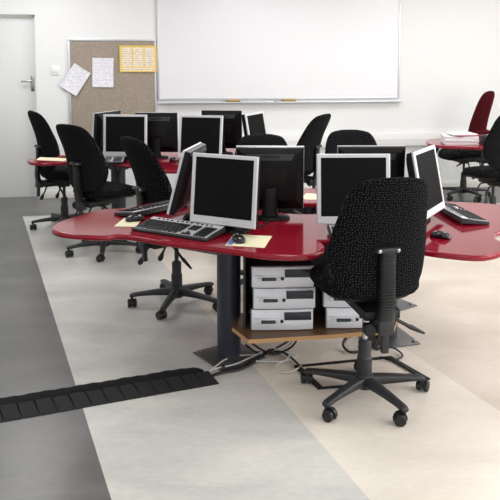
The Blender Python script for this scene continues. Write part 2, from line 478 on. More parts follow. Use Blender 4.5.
# ================================================================ DESKS
DZ = 0.72
def outline(px, z=DZ): return catmull([at(x, y, z).xy for x, y in px], 6)
def desk_column(parent, x, y, r=.064, z1=DZ - .03, rot=.6, plate=.142):
    b = MB(); b.lathe([(r * .985, .008), (r * .985, .075), (r * 1.0, .077), (r, z1 - .03), (r * 1.25, z1 - .03), (r * 1.25, z1)], 32, Matrix.Translation((x, y, 0)))
    c = b.build('column', M['metal'], parent)
    b = MB(); b.box(-plate, plate, -plate, plate, 0.0, .009, .003, mx=Matrix.Translation((x, y, 0)) @ Matrix.Rotation(rot, 4, 'Z'))
    b.build('base_plate', M['plate'], c)
    for sx in (-1, 1):
        for sy in (-1, 1):
            p = Matrix.Rotation(rot, 4, 'Z') @ Vector((sx * plate * .82, sy * plate * .82, 0))
            b = MB(); b.lathe([(.012, .009), (.012, .016), (.008, .019)], 12, Matrix.Translation((x + p.x, y + p.y, 0))); b.build('bolt', M['chrome'], c)
    for k in range(3):
        a = rot + k * 2 * PI / 3
        b = MB(); b.rings([[(x + math.cos(a) * rr + math.cos(a + PI / 2) * t, y + math.sin(a) * rr + math.sin(a + PI / 2) * t, zz) for rr, zz in ((r * .8, z1 - .1), (r * .8, z1), (.24, z1), (.24, z1 - .02))] for t in (-.012, .012)])
        b.build('bracket', M['metal'], c)
    return c

front_px = [(51.5, 227), (56, 231.5), (70, 234), (88, 235.5), (104, 236), (118, 234.6), (135, 236.2), (160, 240.3), (200, 245.5), (230, 249.5), (262, 254),
            (290, 255.5), (310, 254.5), (321, 251), (325, 246.5), (322.5, 242.8), (317.5, 240.3), (326, 240), (345, 239), (380, 240), (404, 245), (425, 250.5), (455, 254.5), (480, 256),
            (497, 253.5), (508, 248.5), (506, 244), (497, 239), (494.5, 236.5), (500, 231.5), (522, 224), (532, 215), (522, 208), (500, 204.5), (470, 202.2), (440, 201.6),
            (410, 204), (380, 206.5), (350, 208), (325, 213), (300, 214), (278, 212), (255, 209), (235, 204), (215, 197), (203, 193), (188, 195), (172, 199.4), (160, 200.8),
            (147, 203.2), (128, 207.5), (100, 209.5), (75, 216.5), (60, 221.2)]
d1 = tag(empty('computer_desk', at(228, 352)), 'large wavy red computer desk in the foreground, on dark columns with a wooden shelf', 'desk')
inv = d1.location.copy()
def rel(v): return Vector((v[0] - inv.x, v[1] - inv.y))
b = MB(); b.prism([rel(p) for p in outline(front_px)], DZ - .028, DZ, .009); b.build('desk_top', M['red'], d1, angle=50)
ca = at(229, 356); cb = at(386, 338)
desk_column(d1, ca.x - inv.x, ca.y - inv.y, rot=.62); 
desk_column(d1, cb.x - inv.x, cb.y - inv.y, rot=.3)
cc = at(150, 268); 
# grey cable tray under the left lobe
tp = [at(144, 246, .63), at(212, 258, .63)]
tv = (tp[1] - tp[0]).normalized(); tn = Vector((-tv.y, tv.x, 0))
b = MB()
q = [tp[0] + tn * .05, tp[1] + tn * .05, tp[1] + tn * .20, tp[0] + tn * .20]
b.prism([rel(p) for p in q], .632, .638); b.prism([rel(p) for p in (q[0], q[1], q[1] + tn * .004, q[0] + tn * .004)], .632, .692); b.prism([rel(p) for p in (q[3] - tn * .004, q[2] - tn * .004, q[2], q[3])], .632, .692)
b.build('cable_tray', M['tray'], d1)
# shelf carrying the computers
SZ = .235
sh_px = [(232, 327), (248, 339.5), (330, 334.5), (394, 329.5), (397, 319), (385, 309), (300, 310), (240, 313)]
b = MB(); pts = [rel(at(x, y, SZ)) for x, y in sh_px]
b.mi = 1; b.rings([[(p.x, p.y, SZ - .022) for p in pts], [(p.x, p.y, SZ - .001) for p in pts]])
b.mi = 0; cen = sum(pts, Vector((0, 0))) / len(pts)
b.rings([[(p.x, p.y, SZ - .001) for p in pts], [(p.x, p.y, SZ) for p in pts]])
shelf = b.build('shelf', [M['wood'], M['woodedge']], d1, smooth=False)

# dark panels that close the shelf bay on the left and behind
def panel(name, p0, p1, th=.012):
    u1 = (p1 - p0).normalized(); nn = Vector((-u1.y, u1.x, 0)) * th
    b = MB(); b.prism([rel(p) for p in (p0, p1, p1 + nn, p0 + nn)], SZ, DZ - .028); b.build(name, M['bayside'], d1, smooth=False)
panel('side_panel', at(245.5, 329, SZ), at(249, 312.2, SZ))
panel('back_panel', at(249, 312.2, SZ), at(386, 310.4, SZ))

# rear desk plate of the same island
rear_px = [(226, 196), (231, 201), (243, 203), (268, 203.5), (300, 203.2), (340, 203), (380, 201), (398, 197.5), (398, 192.5), (385, 189.5), (340, 188.2), (300, 188), (260, 187.8), (238, 188.8), (228, 191.5)]
d2 = tag(empty('computer_desk', at(300, 240)), 'narrow red desk behind the foreground desk, half hidden by the monitors', 'desk')
i2 = d2.location.copy()
b = MB(); b.prism([(p.x - i2.x, p.y - i2.y) for p in outline(rear_px)], DZ - .028, DZ, .009); b.build('desk_top', M['red'], d2, angle=50)
for px in (314, 386):
    c = at(px, 196, DZ); desk_column(d2, c.x - i2.x, c.y - i2.y, plate=.15)

# left far desk
far_px = [(27, 159.5), (31, 162.2), (45, 163), (62, 162), (80, 161), (100, 162), (125, 164.5), (150, 168.5), (166, 170.3), (185, 170), (200, 167.5), (225, 167), (250, 168), (268, 164), (272, 158), (262, 151), (240, 145.5), (210, 142.5), (180, 142), (150, 143.5), (120, 146), (95, 148.5), (75, 153.5), (50, 157.6), (34, 158.3)]
d3 = tag(empty('computer_desk', at(140, 230)), 'wavy red computer desk in the background left, below the pinboard and whiteboard', 'desk')
i3 = d3.location.copy()
b = MB(); b.prism([(p.x - i3.x, p.y - i3.y) for p in outline(far_px)], DZ - .028, DZ, .009); b.build('desk_top', M['red'], d3, angle=50)
for px, py in ((118, 157), (215, 157)):
    c = at(px, py, DZ); desk_column(d3, c.x - i3.x, c.y - i3.y)
# right far desk
rt_px = [(425.5, 141), (430, 144), (445, 145.8), (462, 146.5), (478, 147.2), (500, 149), (530, 150), (545, 146), (535, 142.5), (510, 140.2), (485, 139.2), (460, 138.6), (440, 138.3), (430, 139.5)]
d4 = tag(empty('computer_desk', at(505, 200)), 'red desk end at the far right with stacked papers on it', 'desk')
i4 = d4.location.copy()
b = MB(); b.prism([(p.x - i4.x, p.y - i4.y) for p in outline(rt_px)], DZ - .03, DZ, .009); b.build('desk_top', M['red'], d4, angle=50)
c = at(515, 144, DZ); desk_column(d4, c.x - i4.x, c.y - i4.y)
pa, pb_ = at(441, 142.5, DZ - .03), at(437, 150, DZ - .12)
for px in (440, 462):
    q0 = at(px, 143, DZ - .03); 
    b = MB(); b.tube([(q0.x - i4.x, q0.y - i4.y, DZ - .03), (q0.x - i4.x - .05, q0.y - i4.y, DZ - .15)], .018, 10); b.build('strut', M['black'], d4)

# ================================================================ CHAIRS
def sup(a, b_, n, k=28):
    out = []
    for j in range(k):
        t = 2 * PI * j / k; c, s_ = math.cos(t), math.sin(t)
        out.append((a * math.copysign(abs(c) ** (2 / n), c), b_ * math.copysign(abs(s_) ** (2 / n), s_)))
    return out
def interp(tab, t):
    for (t0, v0), (t1, v1) in zip(tab, tab[1:]):
        if t <= t1:
            u = (t - t0) / (t1 - t0); u = u * u * (3 - 2 * u) if len(tab) > 99 else u
            return v0 + (v1 - v0) * u
    return tab[-1][1]
def smooth_tab(tab):
    pts = catmull([Vector((a, b_)) for a, b_ in tab], 8, False)
    return [(p.x, p.y) for p in pts]

def make_chair(zlift=0.0):
    root = empty('office_chair')
    # seat cushion
    b = MB(); rings = []
    for sc_, z in ((.80, .455), (.95, .462), (1.0, .48), (1.0, .50), (.97, .522), (.88, .535), (.6, .541), (.25, .542)):
        r = []
        for x, y in sup(.24 * sc_, .235 * sc_, 3.0, 36):
            yy = y + .035
            fz = z - .045 * max(0, (yy - .06) / .2) ** 2
            r.append((x, yy, fz + zlift))
        rings.append(r)
    b.rings(rings); b.build('seat', M['fabric_seat'], root, angle=60)
    b = MB(); rings = []
    for sc_, z in ((.72, .437), (.84, .442), (.86, .456)):
        rings.append([(x, y + .035, z - .04 * max(0, (y + .035 - .06) / .2) ** 2 + zlift) for x, y in sup(.24 * sc_, .235 * sc_, 3.0, 36)])
    b.rings(rings); b.build('seat_shell', M['black'], root, angle=60)
    # backrest: contoured pad
    wt = smooth_tab([(0, .10), (.05, .165), (.14, .207), (.30, .23), (.48, .226), (.66, .207), (.82, .192), (.92, .168), (.975, .134), (1, .06)])
    yt = smooth_tab([(0, -.205), (.15, -.19), (.32, -.185), (.55, -.213), (.8, -.27), (1, -.325)])
    tt = smooth_tab([(0, .012), (.05, .034), (.15, .045), (.35, .05), (.6, .046), (.85, .042), (.95, .032), (1, .010)])
    Z0, Z1 = .525 + zlift, 1.085 + zlift
    b = MB(); rings = []
    ts = [0, .012, .03, .06, .1, .16, .22, .3, .38, .46, .54, .62, .7, .77, .83, .88, .92, .95, .97, .985, 1]
    for t in ts:
        w_, yc, th = max(.02, interp(wt, t)), interp(yt, t), max(.006, interp(tt, t))
        rings.append([(x, y + yc + 1.0 * x * x, Z0 + t * (Z1 - Z0)) for x, y in sup(w_, th, 2.6, 40)])
    b.rings(rings); b.build('backrest', M['fabric'], root, angle=70)
    # plastic spine with bellows
    sp = [Vector((0, -.16, .425)), Vector((0, -.228, .435)), Vector((0, -.252, .50)), Vector((0, -.249, .60)), Vector((0, -.246, .68)), Vector((0, -.249, .755))]
    path = catmull(sp, 8, False)
    b = MB(); rings = []
    for i, p in enumerate(path):
        t = (path[min(i + 1, len(path) - 1)] - path[max(0, i - 1)]).normalized()
        nrm = Vector((0, -t.z, t.y)) 
        for k_, sc_ in ((-.3, 1.0), (.3, .80)):
            q_ = p + t * .012 * k_
            taper = .044 - .004 * i / len(path)
            rings.append([(x * sc_ + 0, (q_ + nrm * y * sc_).y, (q_ + nrm * y * sc_).z + zlift) for x, y in sup(taper, .022, 3.2, 20)])
    b.rings(rings); bel = b.build('back_support', M['black'], root, angle=50)
    b = MB(); b.box(-.056, .056, -.272, -.236, .756 + zlift, .780 + zlift, .008); b.build('bracket', M['base'], bel)
    for x in (-.043, .043):
        b = MB(); b.lathe([(.008, 0), (.008, .004), (.004, .006)], 12, Matrix.Translation((x, -.271, .768 + zlift)) @ Matrix.Rotation(PI / 2, 4, 'X')); b.build('bolt', M['chrome'], bel)
    b = MB(); b.box(-.036, .036, -.262, -.205, .385 + zlift, .452 + zlift, .006); b.box(-.016, .016, -.25, -.225, .30 + zlift, .40 + zlift, .003); b.build('spine_clamp', M['base'], bel)
    # mechanism below the seat, knob and levers
    b = MB(); b.box(-.085, .085, -.215, .12, .395 + zlift, .44 + zlift, .01); b.box(-.03, .03, -.05, .05, .37 + zlift, .40 + zlift, .006); b.build('mechanism', M['black'], root)
    b = MB(); b.lathe([(.012, 0), (.012, .035), (.026, .036), (.03, .045), (.03, .07), (.024, .076)], 14, Matrix.Translation((-.068, -.17, .425 + zlift)) @ Matrix.Rotation(PI / 2, 4, 'X') ); b.build('tension_knob', M['black'], root)
    for y0, y1 in ((-.12, -.15), (.02, 0)):
        b = MB(); e_ = Vector((-.20, y1, .275)); k_ = Vector((-.165, y0, .36))
        b.tube(catmull([Vector((-.07, y0, .42)), Vector((-.13, y0, .415)), k_, e_], 5, False), .0075, 8)
        d_ = (e_ - k_).normalized()
        b.tube([e_ - d_ * .03, e_ - d_ * .01, e_ + d_ * .015, e_ + d_ * .03, e_ + d_ * .038], [.008, .014, .019, .014, .004], 10)
        b.build('lever', M['rubber'], root, angle=60)
    b = MB(); e_ = Vector((.275, -.06, .315)); k_ = Vector((.20, -.07, .355))
    b.tube([Vector((.07, -.08, .425)), Vector((.11, -.08, .41)), k_ - (e_ - k_) * .2, k_, e_ - (e_ - k_) * .4, e_], [.008, .008, .009, .012, .009, .006], 8)
    b.build('lever', M['rubber'], root, angle=60)
    # gas column
    b = MB(); b.tube([(0, 0, .25), (0, 0, .40 + zlift)], .014, 16); pc = b.build('gas_piston', M['chrome'], root)
    b = MB(); b.lathe([(.036, .085), (.036, .20), (.032, .205), (.031, .215), (.031, .275), (.028, .285), (.026, .285)], 24); b.build('column_cover', M['base'], root)
    # star base
    b = MB(); b.lathe([(.040, .052), (.046, .062), (.047, .095), (.040, .118), (.034, .121)], 30)
    for k in range(5):
        a = 2 * PI * k / 5
        R_ = Matrix.Rotation(a, 4, 'Z')
        rings = []
        for d, hw, zb, zt in ((.03, .030, .062, .112), (.08, .026, .066, .110), (.16, .023, .068, .102), (.24, .020, .066, .092), (.285, .020, .060, .086), (.302, .017, .060, .080), (.306, .01, .063, .075)):
            zc, hh = (zb + zt) / 2, (zt - zb) / 2
            rings.append([R_ @ Vector((d, x, zc + z)) for x, z in sup(hw, hh, 3.2, 16)])
        b.rings(rings)
    star = b.build('star_base', M['base'], root, angle=40)
    # casters
    def caster_mesh(off):
        b = MB()
        for s_ in (-1, 1):
            mxw = Matrix.Translation((.018, s_ * .017, .027)) @ Matrix.Rotation(PI / 2, 4, 'X')
            b.lathe([(.008, -.012), (.022, -.012), (.0265, -.008), (.0265, .008), (.022, .012), (.008, .012)], 20, mxw)
        # hood and stem
        rings = []
        for k in range(9):
            a = -.35 + k * (PI + .5) / 8
            rings.append([Vector((.018 + math.cos(a) * r_, y_, .027 + math.sin(a) * r_)) for y_, r_ in ((-.006, .012), (-.006, .033), (.006, .033), (.006, .012))])
        b.rings(rings)
        b.tube([(0, 0, .030), (0, 0, .072)], .009, 10)
        return b
    c0 = caster_mesh(0).build('caster', M['rubber'], star, angle=40)
    for k in range(5):
        a = 2 * PI * k / 5
        c_ = c0 if k == 0 else c0.copy()
        if k: COL.objects.link(c_); c_.parent = star
        c_.location = (.292 * math.cos(a), .292 * math.sin(a), 0)
        c_.rotation_euler = (0, 0, a + (0.9, 2.4, -1.1, 1.7, -2.2)[k])
    return root

proto = make_chair()
LIFT = {'seat': .03, 'seat_shell': .03, 'mechanism': .02}
for ch in proto.children:
    if ch.name in LIFT: ch.location.z = LIFT[ch.name]
first = [True]; lowered = None
def chair(px, py, fx, fy, label, star_rot=0.0, group='black office chairs', lean=0.0, up=0.0, narrow=1.0):
    o = proto if first[0] else copy_tree(lowered or proto)
    first[0] = False
    p = at(px, py); o.location = (p.x, p.y, 0); o.rotation_euler = (0, 0, yaw_to(fx, fy))
    tag(o, label, 'chair', group)
    for ch in o.children:
        if ch.name.startswith('star_base'): ch.rotation_euler = (0, 0, star_rot - o.rotation_euler.z)
        if ch.name.startswith(('backrest', 'back_support')): ch.location = (0, 0, up if ch.name.startswith('backrest') else up * .6); ch.rotation_euler = (0, 0, 0); ch.scale = (narrow if ch.name.startswith('backrest') else 1, 1, 1)
        if ch.name.startswith(('backrest', 'back_support')) and lean:      # backrest set further back about its hinge
            hp = Vector((0, -.19, .45)); Rx = Matrix.Rotation(lean, 3, 'X')
            ch.rotation_euler = (lean, 0, 0); ch.location = hp - Rx @ hp + Vector((0, 0, up if ch.name.startswith('backrest') else up * .6))
    return o
R = math.radians
chair(364, 397, -.21, .98, 'black dotted office chair in the foreground right, its ribbed back turned to the camera', R(10), up=.03)
near_chair = proto
chair(177, 304, .80, .60, 'black office chair tucked under the left side of the foreground desk', R(-29), lean=R(2), up=.05, narrow=.82)
chair(104, 252, .60, .80, 'black office chair behind the left lobe of the foreground desk, star base showing under it', R(-9), lean=R(4), up=.02)
chair(65, 227, .84, .54, 'leftmost black office chair, standing nearest the door', R(-16), lean=R(-3), up=.03)
# the foreground chair is set higher: bright piston showing, seat raised; the others are lowered onto black columns
for o in [o for o in COL.objects if o.name.split('.')[0] == 'gas_piston' and o.parent != near_chair]:
    o.data = o.data.copy(); o.data.materials[0] = M['base']
blackp = [o for o in COL.objects if o.name.startswith('gas_piston.')][0].data
for ch in list(near_chair.children):
    if ch.name in ('seat', 'seat_shell'): ch.location.z = .085
    if ch.name == 'mechanism': ch.location.z = .06
    if ch.name in ('lever', 'lever.001'): bpy.data.objects.remove(ch)
lowered = [o for o in COL.objects if o.name.startswith('office_chair.')][0]
c5 = chair(292, 222, -.86, .5, 'black office chair below the whiteboard, its backrest leaning to the right', R(20), lean=R(3))
c6 = chair(356, 282, .05, -1, 'black office chair behind the right pair of monitors, only its rounded top showing', R(0), up=-.015)
c7 = chair(261, 287, -.05, -1, 'black office chair behind the middle black monitor, only its backrest top showing', R(10), up=-.035)
c9 = chair(492, 226, -.35, .93, 'black office chair cut off by the right edge of the picture', R(30), up=.05)
c8 = chair(463, 197, -.97, -.22, 'office chair with a tall red backrest at the far right desk', R(5), None)
for ch in c8.children:
    if ch.name.startswith('backrest'):
        ch.data = ch.data.copy(); ch.data.materials[0] = M['redfab']; ch['label'] = 'red backrest'
        ch.location.z = -.30; ch.scale = (.64, 1, 1.40)
b = MB(); b.tube([(-.20, -.05, .44), (-.275, -.05, .46), (-.275, -.07, .76)], .014, 10); arm = b.build('armrest', M['black'], c8)
b = MB(); b.box(-.305, -.245, -.19, .06, .755, .795, .012); pad = b.build('arm_pad', M['redfab'], arm); pad['label'] = 'red arm pad'

# ================================================================ MONITORS
def make_monitor():
    root = empty('monitor')
    b = MB(); rings = []
    for s_, z in ((1, 0), (1, .006), (.93, .014), (.6, .018), (.2, .019)):
        rings.append([(x * s_, y * s_ + .052, z) for x, y in sup(.112, .066, 2.6, 32)])
    b.rings(rings); b.build('base', M['mback'], root, angle=40)
    b = MB(); rings = []
    for z, hw, hy, yc in ((.015, .05, .03, .045), (.05, .042, .018, .052), (.12, .038, .014, .056), (.15, .036, .012, .055), (.17, .034, .010, .05)):
        rings.append([(x, y + yc, z) for x, y in sup(hw, hy, 4, 20)])
    b.rings(rings); b.build('stand', M['mback'], root, angle=40)
    head = empty('head'); 
    # panel about its hinge: built upright with the hinge at z=.21, y=.02, then tilted
    T = Matrix.Translation((0, .02, .21)) @ Matrix.Rotation(R(-TILT[0]), 4, 'X') @ Matrix.Translation((0, -.02, -.21))
    bpy.data.objects.remove(head)
    def tb(b, name, m, parent, **k):
        bmesh.ops.transform(b.bm, matrix=T, verts=b.bm.verts[:]); return b.build(name, m, parent, **k)
    W_, Z0, Z1 = .19, .040, .400
    sx, sz0, sz1 = .168, .080, .380
    b = MB()
    def rg(x, z0, z1, y): return [(-x, y, z0), (x, y, z0), (x, y, z1), (-x, y, z1)]
    b.rings([rg(sx, sz0, sz1, -.016), rg(sx + .001, sz0 - .001, sz1 + .001, -.0215), rg(W_ - .004, Z0 + .004, Z1 - .004, -.022), rg(W_, Z0, Z1, -.018), rg(W_, Z0, Z1, -.010), rg(W_ - .002, Z0 + .002, Z1 - .002, -.008)], cap0=False)
    fr_ = tb(b, 'bezel', M['bezel'], root, smooth=False)
    b = MB(); b.box(-sx - .001, sx + .001, -.0185, -.010, sz0 - .001, sz1 + .001); tb(b, 'screen', M['screen'], root, smooth=False)
    for k in range(4):
        b = MB(); b.box(.09 + k * .02, .102 + k * .02, -.0235, -.021, .053, .058, .001); tb(b, 'button', M['alu'], fr_)
    b = MB(); b.box(-.045, .045, -.0225, -.021, .054, .062); tb(b, 'name_strip', M['alu'], fr_)
    b = MB()
    b.rings([rg(W_ - .002, Z0 + .002, Z1 - .002, -.0085), rg(W_ - .002, Z0 + .002, Z1 - .002, .008), rg(W_ - .004, Z0 + .006, Z1 - .003, .020), rg(W_ - .016, Z0 + .03, Z1 - .016, .026), rg(W_ - .03, Z0 + .045, Z1 - .028, .036), rg(W_ - .045, Z0 + .06, Z1 - .075, .044)])
    bk = tb(b, 'back_cover', M['mback'], root, angle=20)
    b = MB(); b.rings([[(x, y + (.354 - z) * .17, z) for x, z in ((-.12, .33), (.12, .33), (.135, .366), (-.135, .366))] for y in (.028, .0395)]); tb(b, 'handle_panel', M['mpanel'], bk, smooth=False)
    b = MB(); b.rings([[(x, y - z * .17, z + .350) for x, z in sup(.055, .009, 4, 24)] for y in (.030, .0415)]); tb(b, 'handle_recess', M['rubber'], bk)
    for k in range(7):
        b = MB(); b.box(-.09, .09, .040, .0455, .20 + k * .012, .205 + k * .012); tb(b, 'vent', M['rubber'], bk)
    return root
TILT = [6]
protos = {}
used = set()
def monitor(px, py, fx, fy, label, tilt=6, z=DZ):
    """(fx, fy): the way the screen faces"""
    if tilt not in protos:
        TILT[0] = tilt; protos[tilt] = make_monitor(); o = protos[tilt]
    else: o = copy_tree(protos[tilt])
    p = at(px, py, z); o.location = p + Vector((0, 0, .0006)); o.rotation_euler = (0, 0, math.atan2(fx, -fy))
    tag(o, label, 'monitor', 'flat monitors on the red desks'); return o
monitor(225, 232.5, -.45, -.89, 'silver framed monitor in the foreground, left of the two facing the camera', 6)
monitor(352.5, 231, .03, -1, 'silver framed monitor behind the foreground chair, right of the two facing the camera', 6)
monitor(187, 217, -.985, .17, 'monitor seen edge on from its black back, left of the foreground silver monitor', 15)
monitor(270, 216.5, .04, 1, 'black monitor back with a handle slot, between the two foreground silver monitors', 6)
monitor(370, 216, -.02, 1, 'black monitor back standing behind the right foreground silver monitor', 6)
monitor(426, 222, .86, -.51, 'monitor turned sideways to face right, by the keyboard on the right lobe', 11)
monitor(126, 161, -.08, -1, 'silver framed monitor below the pinboard, behind the leftmost chairs', 4)
monitor(107, 156, -.92, .39, 'dark monitor seen edge on just left of the silver one below the pinboard', 4)
monitor(157, 157, .05, 1, 'black monitor back in front of the join of pinboard and whiteboard', 4)
monitor(201, 163, -.22, -1, 'silver framed monitor on the far desk below the whiteboard, turned slightly left', 10)
monitor(222, 153, .12, 1, 'black monitor back on the far desk beside the silver monitor below the whiteboard', 4)
monitor(256, 158, .90, -.42, 'monitor on the far desk turned to face right, rightmost there', 10)

# ================================================================ KEYBOARDS, MICE
def make_keyboard(deck):
    root = empty('keyboard'); root.scale = (1.02, 1.1, 1)
    b = MB()
    prof = [(-.0825, .0), (-.0825, .010), (-.076, .0145), (.076, .026), (.0825, .022), (.0825, .0)]
    b.rings([[(x, y, z if z == 0 else z - dz) for y, z in prof] for x, dz in ((-.228, .004), (-.224, 0), (.224, 0), (.228, .004))])
    b.build('body', M['keydark'], root, angle=30)
    for x in (-.19, .19):
        b = MB(); b.box(x - .014, x + .014, .066, .074, -.0125, .002, .001); b.build('foot', M['keydark'], root)
    def top(y): return .0145 + (y + .076) / .152 * .0115
    tl = math.atan2(.0115, .152)
    Tm = lambda x, y: Matrix.Translation((x, y, top(y))) @ Matrix.Rotation(tl, 4, 'X')
    b = MB(); b.box(-.222, .222, -.018, .018, 0, .0022, .001, mx=Tm(0, .062)); b.build('media_strip', M['deck'], root)
    b = MB(); b.box(-.219, .219, -.058, .058, 0, .0012, mx=Tm(0, -.014)); b.build('key_surround', M['deck' if deck else 'keytop'], root)
    for k in range(12):
        b = MB(); b.box(-.0065, .0065, -.004, .004, .002, .006, .001, mx=Tm(-.17 + k * .028 + .01 * (k // 4), .062)); b.build('media_key', M['keydark'], root)
    cache = {}
    def key(x, y, w_):
        ww = round(w_ - (.004 if deck else .0022), 4)
        if ww not in cache:
            b = MB(); hw, hd = ww / 2, (.0062 if deck else .0070)
            b.rings([[(-hw, -hd, 0), (hw, -hd, 0), (hw, hd, 0), (-hw, hd, 0)], [(-hw + .0015, -hd + .001, .006), (hw - .0015, -hd + .001, .006), (hw - .0015, hd - .002, .0075), (-hw + .0015, hd - .002, .0075)]])
            o = b.build('key', M['keydark'], root, smooth=False); cache[ww] = o
        else:
            o = cache[ww].copy(); COL.objects.link(o); o.parent = root
        o.location = (x, y, top(y) + .0005); o.rotation_euler = (tl, 0, 0)
    u = .0178
    for r_ in range(6):
        y = .032 - r_ * .0186
        if r_ == 5:
            x = -.215
            for w_ in (1.5, 1.2, 6.2, 1.2, 1.5, 1.5): key(x + w_ * u / 2, y, w_ * u - .002); x += w_ * u + .0042
        else:
            n_ = 13
            x = -.215
            lead = (1, 1, 1.5, 1.75, 2.25)[r_]
            key(x + lead * u / 2, y, lead * u - .002); x += lead * u
            while x < .05 - 1.6 * u: key(x + u / 2, y, u - .002); x += u
            key((x + .05) / 2, y, .05 - x - .002)
        for k in range(3):
            if r_ in (3,) or (r_ == 4 and k != 1): continue
            key(.066 + k * u + u / 2, y, u - .002)
        for k in range(4): key(.130 + .008 + k * u + u / 2 , y, u - .002)
    return root
M['keytop'] = mat('key cap plastic', (176, 177, 182), 0.35, var=0.1, scale=120)
kp = make_keyboard(False); kp2 = make_keyboard(True)
def keyboard(o, px, py, bx, by, label, z=DZ):
    """(bx, by): the way the back edge (away from the typist) faces"""
    p = at(px, py, z); o.location = p + Vector((0, 0, .0080)); o.rotation_euler = (R(4), 0, yaw_to(bx, by)); tag(o, label, 'keyboard', 'keyboards on the red desks'); return o
def kdir(a, b_):
    v = (at(*b_, DZ) - at(*a, DZ)).normalized(); return -v.y, v.x
keyboard(kp, 178.5, 232.6, *kdir((133, 231), (209, 243)), 'black keyboard with a silver top strip in front of the left foreground monitor')
keyboard(copy_tree(kp), 155, 210.5, .77, -.64, 'keyboard lying by the left edge of the foreground desk, behind the pale mouse sheet')
kp2.scale = (1, .95, 1)
keyboard(kp2, 458.5, 216, -.98, -.12, 'keyboard with silver deck on the right lobe of the foreground desk')
keyboard(copy_tree(kp), 375, 236, 0, 1, 'keyboard behind the foreground chair, only its left corner showing')
keyboard(copy_tree(kp), 97, 162.6, -.05, 1, 'keyboard on the far desk below the pinboard')

def make_mouse():
    root = empty('mouse')
    b = MB(); rings = []
    for t, hw, hh in ((-.052, .012, .010), (-.047, .022, .018), (-.03, .029, .029), (-.005, .030, .034), (.02, .027, .030), (.042, .023, .020), (.05, .018, .012)):
        rings.append([(x, t, max(0.0, z + hh * .35)) for x, z in sup(hw, hh * .65, 2.4, 20)])
    b.rings(rings); b.build('shell', M['glossblack'], root, angle=60)
    b = MB(); b.lathe([(.009, -.003), (.010, 0), (.009, .003)], 16, Matrix.Translation((0, .026, .022)) @ Matrix.Rotation(PI / 2, 4, 'Y')); b.build('scroll_wheel', M['alu'], root)
    return root
mp_ = make_mouse()
def mouse(o, px, py, rz, label, z=DZ):
    o.location = at(px, py, z + .0005); o.rotation_euler = (0, 0, rz); tag(o, label, 'mouse', 'mice on the red desks'); return o
mouse(mp_, 238.5, 241, .25, 'black mouse on the pale sheet with a blue strip', DZ + .002)
mouse(copy_tree(mp_), 135, 220.5, -1.1, 'black mouse on the pale sheet at the left end of the long keyboard', DZ + .002)
mouse(copy_tree(mp_), 440.5, 237.5, 1.05, 'black mouse on bare red desk at the right lobe')
mouse(copy_tree(mp_), 174, 161, .6, 'black mouse on the far desk below the whiteboard')

def desk_sheet(name, label, px, m, z=DZ, cat='paper', extra=None, th=.0015, lift=0):
    pts = [at(x, y, z) for x, y in px]; c = sum(pts, Vector()) / len(pts)
    c.z += .0016 * lift
    o = tag(empty(name, c), label, cat)
    b = MB(); b.prism([(p.x - c.x, p.y - c.y) for p in pts], 0.0002, th); b.build('sheet', m, o, smooth=False)
    if extra:
        q_ = [at(x, y, z) for x, y in extra[0]]
        b = MB(); b.prism([(p.x - c.x, p.y - c.y) for p in q_], th, th + .0004); b.build(extra[2], extra[1], o, smooth=False)
    return o
desk_sheet('mouse_mat', 'pale yellow sheet with a blue strip under the foreground mouse', [(225, 245.5), (234, 234.5), (272, 236.3), (264.5, 248)], M['cream'], cat='mat', extra=([(226.3, 244.8), (231.5, 238.2), (237, 238.5), (232, 245.4)], M['blue'], 'printed_strip'))
desk_sheet('mouse_mat', 'pale sheet under the mouse near the left edge of the foreground desk', [(114, 226.5), (124, 218.3), (142, 218.8), (136, 227)], M['cream'], cat='mat')
desk_sheet('paper_sheet', 'cream sheet on the narrow rear desk, between the middle monitors', [(300, 199.5), (306, 193.5), (326, 194.5), (322, 200)], M['cream'])
for k, (q_, lab) in enumerate(([[(36, 160.3), (40, 157.5), (66, 158.5), (64, 161.5)], 'cream sheet at the left tip of the far desk'], [[(52, 160.2), (55, 158.4), (74, 158.4), (72, 160.6)], 'cream sheet lying behind the other on the left tip of the far desk'])):
    desk_sheet('paper_sheet', lab, q_, M['cream'], lift=1 - k)
# red folder on far left lobe
p = at(70, 156.8, DZ); fo = tag(empty('folder', p, .1), 'dark red folder on the far desk beside the leftmost chair', 'folder')
b = MB(); b.box(-.10, .05, -.05, .04, 0.0022, .012, .003); b.build('cover', M['redfolder'], fo)

# ---- papers on the far right desk
def flat_stack(px, py, z, w_, d_, h_, rz, name, label, m, cat, sheets=0):
    p = at(px, py, z); o = tag(empty(name, p, rz), label, cat)
    b = MB()
    if sheets:
        rn = random.Random(px)
        for k in range(sheets):
            dx, dy, a = rn.uniform(-.006, .006), rn.uniform(-.006, .006), rn.uniform(-.04, .04)
            b.box(-w_ / 2, w_ / 2, -d_ / 2, d_ / 2, h_ * k / sheets + .0004, h_ * (k + 1) / sheets - .0004, mx=Matrix.Translation((dx, dy, 0)) @ Matrix.Rotation(a, 4, 'Z'))
    else: b.box(-w_ / 2, w_ / 2, -d_ / 2, d_ / 2, .0004, h_, .002)
    b.build('sheets' if sheets else 'cover', m, o, smooth=False)
    return o, p
o, p = flat_stack(459, 143.3, DZ, .34, .26, .085, -.1, 'paper_stack', 'thick pile of white papers on the far right desk', M['white'], 'papers', 12)
o2 = tag(empty('folder', (p.x + .06, p.y - .01, p.z + .0855), .12), 'red folder on top of the white paper pile', 'folder')
b = MB(); b.box(-.13, .13, -.12, .11, 0.0002, .010, .002); b.build('cover', M['redfolder'], o2)
b = MB(); b.box(-.17, .09, -.10, .115, .0102, .022); b.build('sheets', M['white'], o2, smooth=False)
p = at(486.5, 144.8, DZ); o = tag(empty('binder', p, .05), 'dark binder standing at the right end of the white paper pile', 'binder')
